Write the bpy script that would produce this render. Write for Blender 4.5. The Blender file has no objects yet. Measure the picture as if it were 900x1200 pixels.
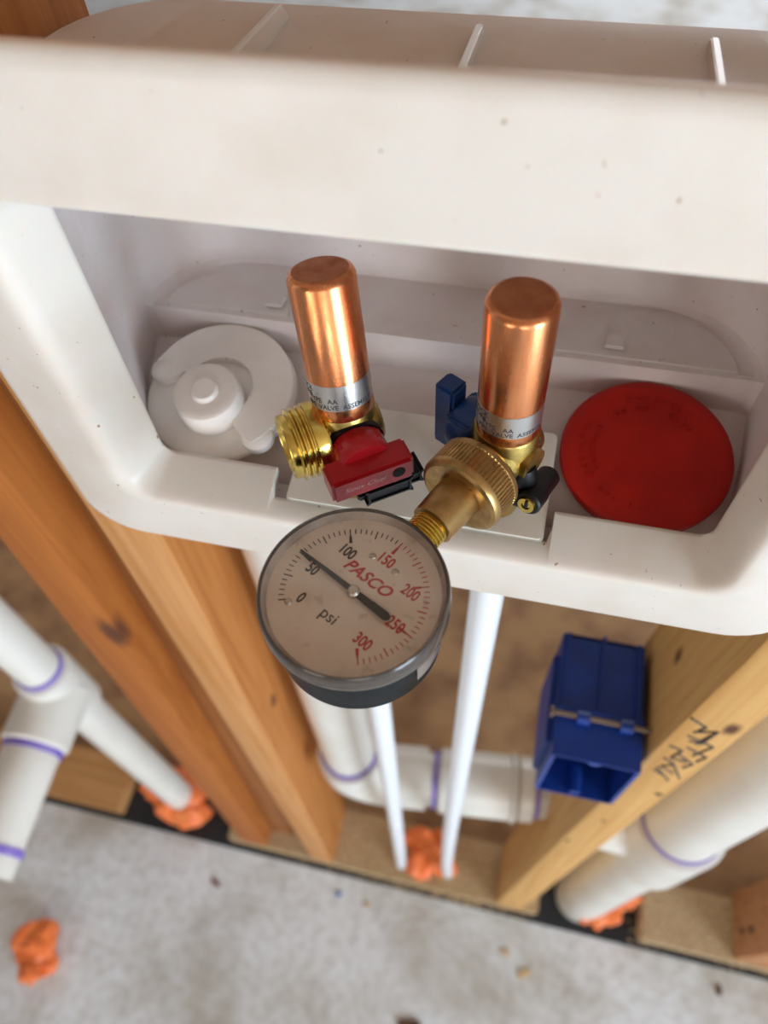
import bpy, bmesh, math, random
from mathutils import Vector, Matrix, noise
random.seed(7)
C = bpy.context.scene.collection
PI = math.pi
H = 1.537                       # camera height above the slab; every shape below is written relative to the lens
FPX = 868.0
def n3(v): return Vector(v).normalized()
_d = n3((45, 580, FPX)); _l = Vector((-5350, -885, FPX)); _l = (_l - _l.dot(_d)*_d).normalized()
_X = -_l; _Z = -_d; _Y = _Z.cross(_X)
MR = Matrix((_X, _Y, _Z))       # camera axes -> world axes
def ray(px, py): return MR @ Vector(((px-450)/FPX, (py-600)/FPX, 1.0))
def at(px, py, y=None, z=None, x=None):
    r = ray(px, py)
    if y is not None: return r*(y/r.y)
    if z is not None: return r*(z/r.z)
    return r*(x/r.x)

# ------------------------------------------------------------------ camera, world, lights, exposure
cam = bpy.data.cameras.new('camera'); co = bpy.data.objects.new('camera', cam); C.objects.link(co)
Rm = Matrix((MR.col[0], -MR.col[1], -MR.col[2])).transposed()
co.matrix_world = Matrix.Translation((0, 0, H)) @ Rm.to_4x4()
cam.sensor_fit = 'HORIZONTAL'; cam.sensor_width = 36; cam.lens = 36*FPX/900
cam.clip_start = 0.01; cam.clip_end = 100
cam.dof.use_dof = True; cam.dof.focus_distance = 0.262; cam.dof.aperture_fstop = cam.lens/3.6
bpy.context.scene.camera = co
vs = bpy.context.scene.view_settings
bpy.context.scene.display_settings.display_device = 'sRGB'
vs.view_transform = 'Standard'; vs.look = 'None'; vs.gamma = 1; vs.use_curve_mapping = False
vs.exposure = -0.12
w = bpy.data.worlds.new('world'); bpy.context.scene.world = w; w.use_nodes = True
w.node_tree.nodes['Background'].inputs[0].default_value = (0.80, 0.88, 1.0, 1)
w.node_tree.nodes['Background'].inputs[1].default_value = 1.2
def area(name, loc, target, size, size_y, power, col):
    l = bpy.data.lights.new(name, 'AREA'); l.shape = 'RECTANGLE'; l.size = size; l.size_y = size_y
    l.energy = power; l.color = col
    o = bpy.data.objects.new(name, l); C.objects.link(o); o.location = loc
    o.rotation_euler = (Vector(target)-Vector(loc)).to_track_quat('-Z', 'Y').to_euler()
area('doorway_daylight', (3.10, -2.05, 1.25), (0, 0.1, 1.0), 1.3, 2.15, 165, (0.70, 0.85, 1.0))
area('window_daylight', (0.75, -2.92, 1.45), (0.0, 0, 1.2), 1.2, 1.3, 22, (1.0, 0.95, 0.90))
area('window_daylight', (-1.35, -2.92, 1.45), (-0.2, 0, 1.2), 1.0, 1.3, 22, (1.0, 0.90, 0.80))
area('far_window_daylight', (0.8, 4.85, 1.6), (0, 0, 0.6), 2.4, 1.4, 60, (0.92, 0.96, 1.0))

# ------------------------------------------------------------------ materials
def mat(name, col, rough=.5, metal=0., spec=.5, **k):
    m = bpy.data.materials.new(name); m.use_nodes = True
    b = m.node_tree.nodes['Principled BSDF']
    b.inputs['Base Color'].default_value = (*col, 1); b.inputs['Roughness'].default_value = rough
    b.inputs['Metallic'].default_value = metal; b.inputs['Specular IOR Level'].default_value = spec
    for kk, v in k.items(): b.inputs[kk.replace('_', ' ')].default_value = v
    return m
def nodes(m): return m.node_tree.nodes, m.node_tree.links, m.node_tree.nodes['Principled BSDF']
def tex(m, scale=(1, 1, 1), kind='Noise', **k):
    N, L, b = nodes(m)
    tc = N.new('ShaderNodeTexCoord'); mp = N.new('ShaderNodeMapping'); mp.inputs['Scale'].default_value = scale
    L.new(tc.outputs['Object'], mp.inputs[0])
    t = N.new('ShaderNodeTex'+kind); L.new(mp.outputs[0], t.inputs['Vector'])
    for kk, v in k.items(): t.inputs[kk].default_value = v
    return t
def ramp(m, src, stops):
    N, L, b = nodes(m); r = N.new('ShaderNodeValToRGB'); L.new(src, r.inputs[0])
    e = r.color_ramp.elements
    while len(e) < len(stops): e.new(.5)
    for i, (p, c) in enumerate(stops): e[i].position = p; e[i].color = (*c, 1)
    return r.outputs[0]
def mixc(m, fac, a, bb, mode='MIX', f=1.0):
    N, L, b = nodes(m); x = N.new('ShaderNodeMix'); x.data_type = 'RGBA'; x.blend_type = mode
    if fac is None: x.inputs[0].default_value = f
    else: L.new(fac, x.inputs[0])
    for i, s in ((6, a), (7, bb)):
        if isinstance(s, tuple): x.inputs[i].default_value = (*s, 1)
        else: L.new(s, x.inputs[i])
    return x.outputs[2]
def setcol(m, s): nodes(m)[1].new(s, nodes(m)[2].inputs['Base Color'])
def bump(m, src, strength=.3, dist=.001):
    N, L, b = nodes(m); u = N.new('ShaderNodeBump'); u.inputs['Strength'].default_value = strength
    u.inputs['Distance'].default_value = dist
    L.new(src, u.inputs['Height']); L.new(u.outputs[0], b.inputs['Normal'])
def speckled(name, a, b2, scale, rough, lo=.4, hi=.62, bs=0., **k):
    m = mat(name, a, rough, **k); t = tex(m, (scale,)*3, Scale=1.0, Detail=6.0)
    setcol(m, ramp(m, t.outputs['Fac'], [(lo, a), (hi, b2)]))
    if bs: bump(m, t.outputs['Fac'], bs)
    return m
def plastic_white(name, a, dirt, rough=.38, sss=.12, sc=.004):
    m = mat(name, a, rough, Subsurface_Weight=sss, Subsurface_Scale=sc)
    t = tex(m, (38, 38, 38), Scale=1.0, Detail=5.0); t2 = tex(m, (330, 330, 330), Scale=1.0, Detail=2.0)
    c = ramp(m, t.outputs['Fac'], [(.42, a), (.78, dirt)])
    f = ramp(m, t2.outputs['Fac'], [(.735, (0, 0, 0)), (.78, (1, 1, 1))])
    setcol(m, mixc(m, f, c, (.36, .22, .12)))
    return m
M = {}
M['box'] = plastic_white('white_box_plastic', (.735, .675, .605), (.68, .605, .52), .38, .3, .008)
M['inner'] = plastic_white('inner_box_plastic', (.76, .69, .67), (.68, .59, .55), .42)
M['cap_white'] = plastic_white('milky_cap_plastic', (.88, .82, .77), (.80, .72, .66), .3)
def metalmat(name, a, b2, rough, sc, bs=.12):
    m = mat(name, a, rough, 1.0)
    t = tex(m, sc, Scale=1.0, Detail=6.0); t2 = tex(m, (900, 900, 900), Scale=1.0, Detail=2.0)
    setcol(m, ramp(m, t.outputs['Fac'], [(.35, a), (.68, b2)]))
    N, L, b = nodes(m)
    r = ramp(m, t.outputs['Fac'], [(.3, (rough*.75,)*3), (.75, (min(1, rough*1.4),)*3)]); L.new(r, b.inputs['Roughness'])
    bump(m, t2.outputs['Fac'], bs, .0002)
    return m
M['copper'] = metalmat('copper', (.80, .32, .14), (.68, .235, .09), .25, (300, 300, 60))
M['copper_end'] = metalmat('dull_copper_end', (.55, .21, .10), (.46, .16, .07), .5, (160, 160, 160))
M['brass'] = metalmat('cast_brass', (.56, .40, .12), (.40, .28, .08), .33, (260, 260, 260), .3)
M['brass_bright'] = metalmat('bright_brass', (.78, .58, .15), (.62, .44, .10), .2, (200, 200, 200))
M['brass_old'] = metalmat('worn_bronze_brass', (.52, .33, .13), (.38, .23, .085), .34, (240, 240, 240), .25)
M['foil'] = metalmat('silver_foil', (.66, .64, .62), (.54, .52, .51), .3, (200, 200, 30))
M['steel'] = mat('steel', (.55, .5, .44), .3, 1.0)
M['nail'] = mat('dull_nail', (.22, .16, .12), .5, 1.0)
M['ink'] = mat('black_ink', (.03, .028, .03), .6)
M['ink_dial'] = mat('dial_black_ink', (.045, .04, .04), .6)
M['ink_red'] = mat('dial_red_ink', (.50, .045, .04), .6)
M['ink_pale'] = mat('pale_pink_ink', (.75, .42, .42), .6)
M['ink_white'] = mat('pale_blue_ink', (.45, .52, .66), .5)
M['red'] = speckled('glossy_red_plastic', (.40, .006, .012), (.33, .005, .009), 60, .25)
M['red_cap'] = speckled('matt_red_plastic', (.46, .010, .004), (.36, .007, .003), 45, .42, spec=.3)
M['red_emb'] = mat('embossed_red_plastic', (.52, .018, .009), .5)
M['blue'] = speckled('dark_blue_plastic', (.012, .05, .19), (.010, .038, .15), 60, .3)
M['blue_box'] = speckled('bright_blue_plastic', (.004, .042, .28), (.003, .033, .21), 40, .42)
M['black'] = mat('black_plastic', (.004, .004, .0045), .42, 0., .3)
M['case'] = speckled('glossy_black_enamel', (.008, .010, .012), (.012, .016, .018), 300, .3, spec=.02)
M['hole'] = mat('dark_hole', (.004, .003, .003), .8)
M['pvc'] = speckled('white_pipe_plastic', (.74, .71, .645), (.68, .635, .56), 9, .28)
M['pex'] = mat('white_tube_plastic', (.80, .82, .85), .3)
M['primer'] = speckled('purple_primer', (.17, .11, .50), (.28, .20, .55), 30, .4)
M['glass'] = None
# clear lens: mostly see-through with real reflections
g = bpy.data.materials.new('clear_lens'); g.use_nodes = True; N = g.node_tree.nodes; L = g.node_tree.links; N.clear()
o_ = N.new('ShaderNodeOutputMaterial'); mx = N.new('ShaderNodeMixShader'); tr = N.new('ShaderNodeBsdfTransparent'); gl = N.new('ShaderNodeBsdfGlossy')
lw = N.new('ShaderNodeLayerWeight'); lw.inputs[0].default_value = .5; pw = N.new('ShaderNodeMath'); pw.operation = 'POWER'; pw.inputs[1].default_value = 5; fr = N.new('ShaderNodeMath'); fr.operation = 'MULTIPLY_ADD'; fr.inputs[1].default_value = .85; fr.inputs[2].default_value = .045; L.new(lw.outputs['Facing'], pw.inputs[0]); L.new(pw.outputs[0], fr.inputs[0]); tr.inputs[0].default_value = (.95, .93, .90, 1); gl.inputs['Roughness'].default_value = .06
L.new(fr.outputs[0], mx.inputs[0]); L.new(tr.outputs[0], mx.inputs[1]); L.new(gl.outputs[0], mx.inputs[2]); L.new(mx.outputs[0], o_.inputs[0])
M['glass'] = g
M['rim'] = mat('smoky_clear_rim', (.15, .12, .10), .14, 0., .35, Transmission_Weight=.6, IOR=1.45)
M['rim_wall'] = speckled('dusty_lens_wall', (.46, .38, .32), (.30, .235, .19), 90, .45)
def dialmat():
    m = mat('dusty_white_dial', (.66, .57, .50), .5)
    t = tex(m, (55, 55, 55), Scale=1.0, Detail=7.0); t2 = tex(m, (190, 190, 190), Scale=1.0, Detail=3.0)
    c = ramp(m, t.outputs['Fac'], [(.35, (.76, .655, .575)), (.6, (.69, .585, .505)), (.8, (.46, .37, .30))])
    f = ramp(m, t2.outputs['Fac'], [(.62, (0, 0, 0)), (.72, (.5, .5, .5))])
    setcol(m, mixc(m, f, c, (.40, .31, .24)))
    return m
M['dial'] = dialmat()
def wood(name, a, b2, dark, sc=(70, 70, 2.2), knots=(), rough=.62):
    m = mat(name, a, rough, 0., .2); N, L, b = nodes(m)
    t = tex(m, sc, Scale=1.0, Detail=5.0, Distortion=.6); t2 = tex(m, (sc[0]*5, sc[1]*5, sc[2]*3), Scale=1.0, Detail=4.0)
    t3 = tex(m, (7, 7, 2.5), Scale=1.0, Detail=3.0)
    c = ramp(m, t.outputs['Fac'], [(.32, b2), (.5, a), (.68, b2)])
    c = mixc(m, ramp(m, t2.outputs['Fac'], [(.45, (0, 0, 0)), (.75, (.45, .45, .45))]), c, dark)
    c = mixc(m, ramp(m, t3.outputs['Fac'], [(.4, (0, 0, 0)), (.7, (.5, .5, .5))]), c, b2)
    tc = N.new('ShaderNodeTexCoord')
    for (kx, ky, kz, kr) in knots:
        s = N.new('ShaderNodeVectorMath'); s.operation = 'SUBTRACT'; L.new(tc.outputs['Object'], s.inputs[0]); s.inputs[1].default_value = (kx, ky, kz)
        q = N.new('ShaderNodeVectorMath'); q.operation = 'MULTIPLY'; L.new(s.outputs[0], q.inputs[0]); q.inputs[1].default_value = (1/kr, 1/kr, .45/kr)
        ln = N.new('ShaderNodeVectorMath'); ln.operation = 'LENGTH'; L.new(q.outputs[0], ln.inputs[0])
        ad = N.new('ShaderNodeMath'); ad.operation = 'ADD'; L.new(ln.outputs['Value'], ad.inputs[0])
        mm = N.new('ShaderNodeMath'); mm.operation = 'MULTIPLY'; L.new(t2.outputs['Fac'], mm.inputs[0]); mm.inputs[1].default_value = .8; L.new(mm.outputs[0], ad.inputs[1])
        f = ramp(m, ad.outputs[0], [(.62, (1, 1, 1)), (1.0, (0, 0, 0))])
        c = mixc(m, f, c, (.10, .035, .015))
    setcol(m, c); bump(m, t.outputs['Fac'], .25, .001)
    return m
M['wood_orange'] = wood('orange_lumber', (.43, .145, .029), (.32, .092, .016), (.21, .055, .008), knots=((.0838, -.0494, .9786, .024), (.105, -.0494, .80, .010), (.045, -.0494, 1.04, .009)))
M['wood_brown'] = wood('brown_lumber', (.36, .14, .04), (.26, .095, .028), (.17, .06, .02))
M['wood_pale'] = wood('pale_lumber', (.60, .31, .125), (.49, .205, .055), (.34, .12, .03), knots=((.0, -.0494, 1.02, .006),))
M['wood_heart'] = wood('heartwood_side', (.50, .20, .055), (.38, .13, .028), (.25, .07, .012), knots=((.0393, -.02, .80, .012), (.036, -.035, .55, .008)))
M['wood_yellow'] = wood('yellow_lumber', (.64, .375, .135), (.54, .28, .085), (.40, .18, .045), knots=((.0357, -.0494, 1.0337, .010), (.0016, -.0494, .629, .006), (.009, .0, 1.018, .010), (.0, .02, .8, .006)))
M['wood_plate'] = wood('plate_lumber', (.50, .26, .10), (.40, .19, .065), (.28, .12, .04), sc=(2.2, 70, 70))
M['wood_red'] = wood('reddish_block_lumber', (.58, .28, .13), (.38, .16, .06), (.25, .09, .03), sc=(60, 60, 45))
def concrete(name='concrete'):
    m = mat(name, (.45, .44, .42), .75)
    t = tex(m, (4.0, 4.0, 4.0), Scale=1.0, Detail=8.0, Roughness=.6); t2 = tex(m, (60, 60, 60), Scale=1.0, Detail=5.0)
    c = ramp(m, t.outputs['Fac'], [(.30, (.36, .31, .25)), (.43, (.58, .57, .54)), (.54, (.73, .755, .77)), (.75, (.80, .84, .87))])
    c = mixc(m, ramp(m, t2.outputs['Fac'], [(.42, (0, 0, 0)), (.7, (.35, .35, .35))]), c, (.30, .27, .23))
    setcol(m, c); bump(m, t2.outputs['Fac'], .2, .002); return m
M['concrete'] = concrete()
M['kraft'] = speckled('brown_floor_paper', (.42, .25, .12), (.25, .13, .065), 11, .8, .42, .66)
M['sawdust'] = speckled('sawdust_covered_wood', (.56, .40, .23), (.34, .21, .10), 240, .9, .4, .6, .6)
M['gasket'] = mat('dark_sill_gasket', (.010, .012, .016), .5)
M['foam'] = mat('orange_foam', (.86, .20, .045), .5, Subsurface_Weight=.3, Subsurface_Scale=.01)
M['chip'] = mat('wood_chip', (.62, .44, .22), .8)
M['chip_red'] = mat('red_brown_chip', (.22, .07, .045), .7)
M['chip_blue'] = mat('blue_scrap', (.06, .20, .55), .5)
M['chip_dark'] = mat('dark_scrap', (.10, .04, .02), .7)
M['wall'] = speckled('grey_sheathing_wall', (.55, .55, .55), (.45, .45, .46), 3, .8)
M['wall_pale'] = mat('gypsum_wall', (.66, .67, .68), .8)
M['ceil'] = speckled('ceiling_boards', (.50, .36, .25), (.40, .27, .18), 4, .8)

# ------------------------------------------------------------------ object helpers
LOC = {}
def thing(name, label, cat, loc, group=None):
    o = bpy.data.objects.new(name, None); C.objects.link(o); o.empty_display_size = .01
    loc = Vector(loc); o.location = loc + Vector((0, 0, H)); LOC[o] = loc
    o['label'] = label; o['category'] = cat
    if group: o['group'] = group
    return o
def base(o):
    while o.parent: o = o.parent
    return LOC[o]
def obj(name, bm, m, parent=None, loc=None, smooth=40, label=None, kind=None, mesh=None):
    """bm is in lens-relative coordinates"""
    b = base(parent) if parent else Vector(loc if loc is not None else (0, 0, -H))
    if mesh is None:
        me = bpy.data.meshes.new(name)
        bmesh.ops.recalc_face_normals(bm, faces=bm.faces) if getattr(bm, 'rc', True) else None
        bmesh.ops.translate(bm, verts=bm.verts, vec=-b)
        bm.to_mesh(me); bm.free()
        for p in me.polygons: p.use_smooth = True
        me.set_sharp_from_angle(angle=math.radians(smooth))
    else:
        me = mesh; me.transform(Matrix.Translation(-b))
    if m:
        for mm in (m if isinstance(m, (list, tuple)) else [m]): me.materials.append(mm)
    o = bpy.data.objects.new(name, me); C.objects.link(o)
    if parent: o.parent = parent
    else: o.location = b + Vector((0, 0, H)); LOC[o] = b
    if label: o['label'] = label
    if kind: o['kind'] = kind
    return o
def tag(o, label, cat, group=None, kind=None):
    o['label'] = label; o['category'] = cat
    if group: o['group'] = group
    if kind: o['kind'] = kind
    return o
def struct(name, bm, m, parent=None, loc=None, label=None, **k):
    o = obj(name, bm, m, parent, loc, **k)
    if not parent: o['kind'] = 'structure'
    if label: o['label'] = label
    return o
def frame_from(axis, hint=(0, 0, 1)):
    a = Vector(axis).normalized(); h = Vector(hint)
    if abs(a.dot(h)) > .95: h = Vector((1, 0, 0))
    u = h.cross(a).normalized(); v = a.cross(u)
    return u, v, a
def lathe(prof, c, axis=(0, 0, 1), seg=48, bm=None, mod=None, a0=0, closed=False):
    bm = bm or bmesh.new(); u, v, a = frame_from(axis); c = Vector(c); rings = []
    for (r, h) in prof:
        if r < 1e-6: rings.append([bm.verts.new(c + a*h)])
        else:
            R = []
            for i in range(seg):
                t = 2*PI*i/seg + a0; rr = r*(mod(t, h) if mod else 1)
                R.append(bm.verts.new(c + a*h + (u*math.cos(t)+v*math.sin(t))*rr))
            rings.append(R)
    pairs = list(zip(rings, rings[1:]))
    if closed: pairs.append((rings[-1], rings[0]))
    for A, B in pairs:
        for i in range(seg):
            j = (i+1) % seg
            if len(A) == 1 and len(B) == 1: continue
            if len(A) == 1: bm.faces.new((A[0], B[i], B[j]))
            elif len(B) == 1: bm.faces.new((A[i], B[0], A[j]))
            else: bm.faces.new((A[i], B[i], B[j], A[j]))
    return bm
def obox(c, u, v, wv, su, sv, sw, bev=0., bm=None, seg=2):
    """oriented box, centre c, half sizes"""
    nb = bmesh.new(); c = Vector(c); u = Vector(u).normalized(); v = Vector(v).normalized(); wv = Vector(wv).normalized()
    r = bmesh.ops.create_cube(nb, size=2)
    for q in nb.verts: q.co = c + u*q.co.x*su + v*q.co.y*sv + wv*q.co.z*sw
    if bev: bmesh.ops.bevel(nb, geom=nb.edges[:], offset=bev, segments=seg, affect='EDGES', clamp_overlap=True)
    if bm is None: return nb
    return join(bm, nb)
def join(a, b):
    me = bpy.data.meshes.new('t'); b.to_mesh(me); b.free(); a.from_mesh(me); bpy.data.meshes.remove(me); return a
def abox(x0, x1, y0, y1, z0, z1, bev=0., bm=None):
    return obox(((x0+x1)/2, (y0+y1)/2, (z0+z1)/2), (1, 0, 0), (0, 1, 0), (0, 0, 1), (x1-x0)/2, (y1-y0)/2, (z1-z0)/2, bev, bm)
def tube(pts, r, seg=24, bm=None, caps=True):
    bm = bm or bmesh.new(); pts = [Vector(p) for p in pts]; rings = []; n = len(pts); prev = None
    for i, p in enumerate(pts):
        t = (pts[min(i+1, n-1)] - pts[max(i-1, 0)]).normalized()
        if prev is None: u, v, _ = frame_from(t)
        else: u = (prev - t*prev.dot(t)).normalized(); v = t.cross(u)
        prev = u; rr = r[i] if isinstance(r, (list, tuple)) else r
        rings.append([bm.verts.new(p + (u*math.cos(2*PI*k/seg)+v*math.sin(2*PI*k/seg))*rr) for k in range(seg)])
    for A, B in zip(rings, rings[1:]):
        for k in range(seg): bm.faces.new((A[k], B[k], B[(k+1) % seg], A[(k+1) % seg]))
    if caps: bm.faces.new(rings[0][::-1]); bm.faces.new(rings[-1])
    return bm
def prism(poly, c, u, v, wv, h, bev=0.):
    """polygon (a,b) in plane u,v at c, extruded h along wv"""
    bm = bmesh.new(); c = Vector(c); u = Vector(u).normalized(); v = Vector(v).normalized(); wv = Vector(wv).normalized()
    vs_ = [bm.verts.new(c + u*a + v*b) for a, b in poly]; f = bm.faces.new(vs_)
    r = bmesh.ops.extrude_face_region(bm, geom=[f])
    bmesh.ops.translate(bm, verts=[q for q in r['geom'] if isinstance(q, bmesh.types.BMVert)], vec=wv*h)
    bmesh.ops.recalc_face_normals(bm, faces=bm.faces)
    if bev: bmesh.ops.bevel(bm, geom=bm.edges[:], offset=bev, segments=2, affect='EDGES', clamp_overlap=True)
    return bm
def rrect(x0, x1, y0, y1, r, n=6):
    P = []
    for cx, cy, a in ((x1-r, y0+r, -90), (x1-r, y1-r, 0), (x0+r, y1-r, 90), (x0+r, y0+r, 180)):
        for i in range(n+1):
            t = math.radians(a + 90*i/n); P.append((cx+r*math.cos(t), cy+r*math.sin(t)))
    return P
def textmesh(s, size, shear=0., extrude=.00005, xs=1., bold=0.0):
    cu = bpy.data.curves.new('lettering', 'FONT'); cu.body = s; cu.size = size; cu.align_x = 'CENTER'; cu.align_y = 'CENTER'
    cu.shear = shear; cu.extrude = extrude; cu.resolution_u = 3; cu.offset = bold; cu.space_character = 1.0
    o = bpy.data.objects.new('lettering', cu); C.objects.link(o)
    dg = bpy.context.evaluated_depsgraph_get(); me = bpy.data.meshes.new_from_object(o.evaluated_get(dg))
    bpy.data.objects.remove(o); bpy.data.curves.remove(cu); me.materials.clear()
    me.transform(Matrix.Diagonal((xs, 1, 1, 1)))
    return me
def place_text(name, s, size, c, u, v, m, parent, **k):
    me = textmesh(s, size, **k); u = Vector(u).normalized(); v = Vector(v).normalized(); wv = u.cross(v)
    T = Matrix((u, v, wv)).transposed().to_4x4(); T.translation = Vector(c); me.transform(T)
    return obj(name, None, m, parent, mesh=me)
def wrap_text(name, s, size, c, axis_up, u0, r, ang0, h, m, parent, **k):
    """text on the outside of a cylinder: ang0 = angle of the text centre, measured from u0"""
    me = textmesh(s, size, **k); a = Vector(axis_up).normalized(); u = Vector(u0); u = (u - a*u.dot(a)).normalized(); v = a.cross(u); c = Vector(c)
    for q in me.vertices:
        t = ang0 + q.co.x/r; rr = r + q.co.z
        q.co = c + a*(h+q.co.y) + (u*math.cos(t)+v*math.sin(t))*rr
    return obj(name, None, m, parent, mesh=me)
def blob(c, r, n=9, seed=1, flat=.7):
    rnd = random.Random(seed); bm = bmesh.new(); c = Vector(c)
    for i in range(n):
        nb = bmesh.new(); bmesh.ops.create_icosphere(nb, subdivisions=3, radius=1)
        p = c + Vector((rnd.uniform(-1, 1), rnd.uniform(-1, 1), rnd.uniform(-.3, .6)*flat))*r*.62*(0 if i == 0 else 1)
        s = r*(.6 if i == 0 else rnd.uniform(.25, .45)); e = Vector((rnd.uniform(.7, 1.3), rnd.uniform(.7, 1.3), rnd.uniform(.6, 1.0)*flat+.2))
        for q in nb.verts:
            d = noise.noise(q.co*1.7 + Vector((i*3.1, seed, 0)))*.45 + noise.noise(q.co*4 + Vector((i, seed*2, 1)))*.16
            q.co = p + Vector((q.co.x*e.x, q.co.y*e.y, q.co.z*e.z))*s*(1+d)
        join(bm, nb)
    lo = min(q.co.z for q in bm.verts)
    return bm, lo

# ------------------------------------------------------------------ the setting
struct('floor', abox(-3.5, 3.5, -3, 5, -H-.12, -H), M['concrete'])
def wall_holes(x0, x1, z0, z1, y, t, holes):
    bm = bmesh.new(); xs = sorted({x0, x1, *[h[0] for h in holes], *[h[1] for h in holes]}); zs = sorted({z0, z1, *[h[2] for h in holes], *[h[3] for h in holes]})
    for a, b in zip(xs, xs[1:]):
        for c, d in zip(zs, zs[1:]):
            mx_, mz_ = (a+b)/2, (c+d)/2
            if any(h[0] < mx_ < h[1] and h[2] < mz_ < h[3] for h in holes): continue
            abox(a, b, y, y+t, c, d, 0, bm)
    return bm
struct('wall_front', wall_holes(-3.5, 3.5, -H, 1.3, -3.1, .1, [(.4, 1.9, -.3, 1.0), (-1.85, -.85, -.3, 1.0)]), M['wall'])
struct('wall_back', wall_holes(-3.5, 3.5, -H, 1.3, 5.0, .1, [(-.4, 2.0, -.5, .9)]), M['wall_pale'])
struct('wall_left', abox(-3.6, -3.5, -3, 5, -H, 1.3), M['wall'])
struct('wall_right', abox(3.5, 3.6, -3, 5, -H, 1.3), M['wall_pale'])
struct('ceiling', abox(-3.5, 3.5, -3, 5, 1.3, 1.4), M['ceil'])

# black gasket strip beneath the bottom plates, with the plates in three lengths
PT = -H+.0455
struct('trim_1', abox(-3.774, 3.774, .1690, .2786, -H, -H+.0033), M['gasket'], label='thin black sill gasket along the edge of the concrete')
def plate(x0, x1, m, name='bottom_plate'):
    return struct(name, abox(x0, x1, .1798, .2786, -H+.0033, PT, .0022), m, loc=((x0+x1)/2, .222, -H))
plate(-3.663, -.6382, M['wood_plate'], 'trim_2'); plate(-.4107, .1721, M['sawdust'], 'trim_3'); plate(.3497, 3.663, M['sawdust'], 'trim_4')
paper = obj('floor_paper', abox(-2.664, 2.664, .2790, 2.331, -H, -H+.0017), M['kraft'], loc=(0, 1.332, -H))
tag(paper, 'brown paper sheet covering the floor behind the framing', 'floor paper')

# sawdust grains: uncountable
bm = bmesh.new()
for i in range(2600):
    if random.random() < .6: x = random.gauss(.0, .09)
    else: x = random.uniform(-.3, .75)
    if not (-.365 < x < .15 or .32 < x < .75): continue
    y = random.uniform(.165, .248); s = random.uniform(.0012, .0035); a = random.uniform(0, PI)
    c = Vector((x, y, PT+.0008)); u = Vector((math.cos(a), math.sin(a), random.uniform(-.3, .3)))*s; v = Vector((-math.sin(a), math.cos(a), 0))*s*.4
    q = [bm.verts.new(c+p+Vector((0, 0, abs(p.z)))) for p in (u, v, -u, -v)]; t = bm.verts.new(c+Vector((0, 0, s*.5)))
    for k in range(4): bm.faces.new((q[k], q[(k+1) % 4], t))
tag(obj('sawdust', bm, M['chip'], loc=(0, .2, PT)), 'loose pale sawdust grains strewn over the bottom plate', 'sawdust', kind='stuff')

# ------------------------------------------------------------------ studs
def stud(label, xb, xt, y0, y1, z0, zt, m, name='wall_stud', group=None, bev=.0033, ybev=None):
    """xb, xt: (x0, x1) at z=-1.4952 and at z=-.3663"""
    bm = bmesh.new(); nseg = 10
    def xx(i, z): t = min(1, (z+1.4952)/(1.4952-.3663)); return xb[i] + (xt[i]-xb[i])*t
    prev = None; rings = []
    for k in range(nseg+1):
        z = z0 + (zt-z0)*k/nseg; a, b = xx(0, z), xx(1, z); c = bev
        P = [(a+c, y0), (b-c, y0), (b-c*.3, y0+c*.3), (b, y0+c), (b, y1-c), (b-c, y1), (a+c, y1), (a, y1-c), (a, y0+c), (a+c*.3, y0+c*.3)]
        rings.append([bm.verts.new((p[0], p[1], z)) for p in P])
    n = 10
    for A, B in zip(rings, rings[1:]):
        for k in range(n): bm.faces.new((A[k], A[(k+1) % n], B[(k+1) % n], B[k]))
    bm.faces.new(rings[0][::-1]); bm.faces.new(rings[-1])
    o = obj(name, bm, m, loc=((xb[0]+xb[1])/2, (y0+y1)/2, z0)); tag(o, label, 'wood stud'); return o
ZT = .3885
sA = stud('orange-brown wooden stud with a dark knot, leftmost of the three together left of the box', (-.383, -.333), (-.3041, -.2609), .1798, .2786, PT, ZT, M['wood_orange'])
sB = stud('brown wooden stud set back in the shade between two other studs', (-.3308, -.2886), (-.2625, -.2232), .210, .2831, PT, ZT, M['wood_brown'])
sC = stud('pale wooden stud with an orange side, touching the left edge of the box', (-.2464, -.2042), (-.2215, -.1812), .1798, .2786, PT, ZT, M['wood_pale'])
sC.data.materials.append(M['wood_heart'])
for p in sC.data.polygons:
    if p.normal.x > .9: p.material_index = 1
sD = stud('yellowish wooden stud with black marker writing, right of the blue electrical box', (.0977, .1443), (.1321, .1687), .1798, .2786, PT, ZT, M['wood_yellow'])
sE = stud('short reddish piece of stud with dark lines at the right edge, beyond the fat pipe', (.5017, .7104), (.5217, .7326), .1832, .2908, PT, -1.2765, M['wood_red'], name='stud_block', bev=.0044)
# nail heads in the stud block
for (dx, dz) in ((0, .0444), (0, .0833)):
    obj('nail_head', lathe([(0, .0022), (.0044, .0022), (.005, 0), (.005, -.0022)], (.5012+dz*.0, .222+dx, PT+dz), (-1, 0, 0), 12), M['gasket'], sE)
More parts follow.
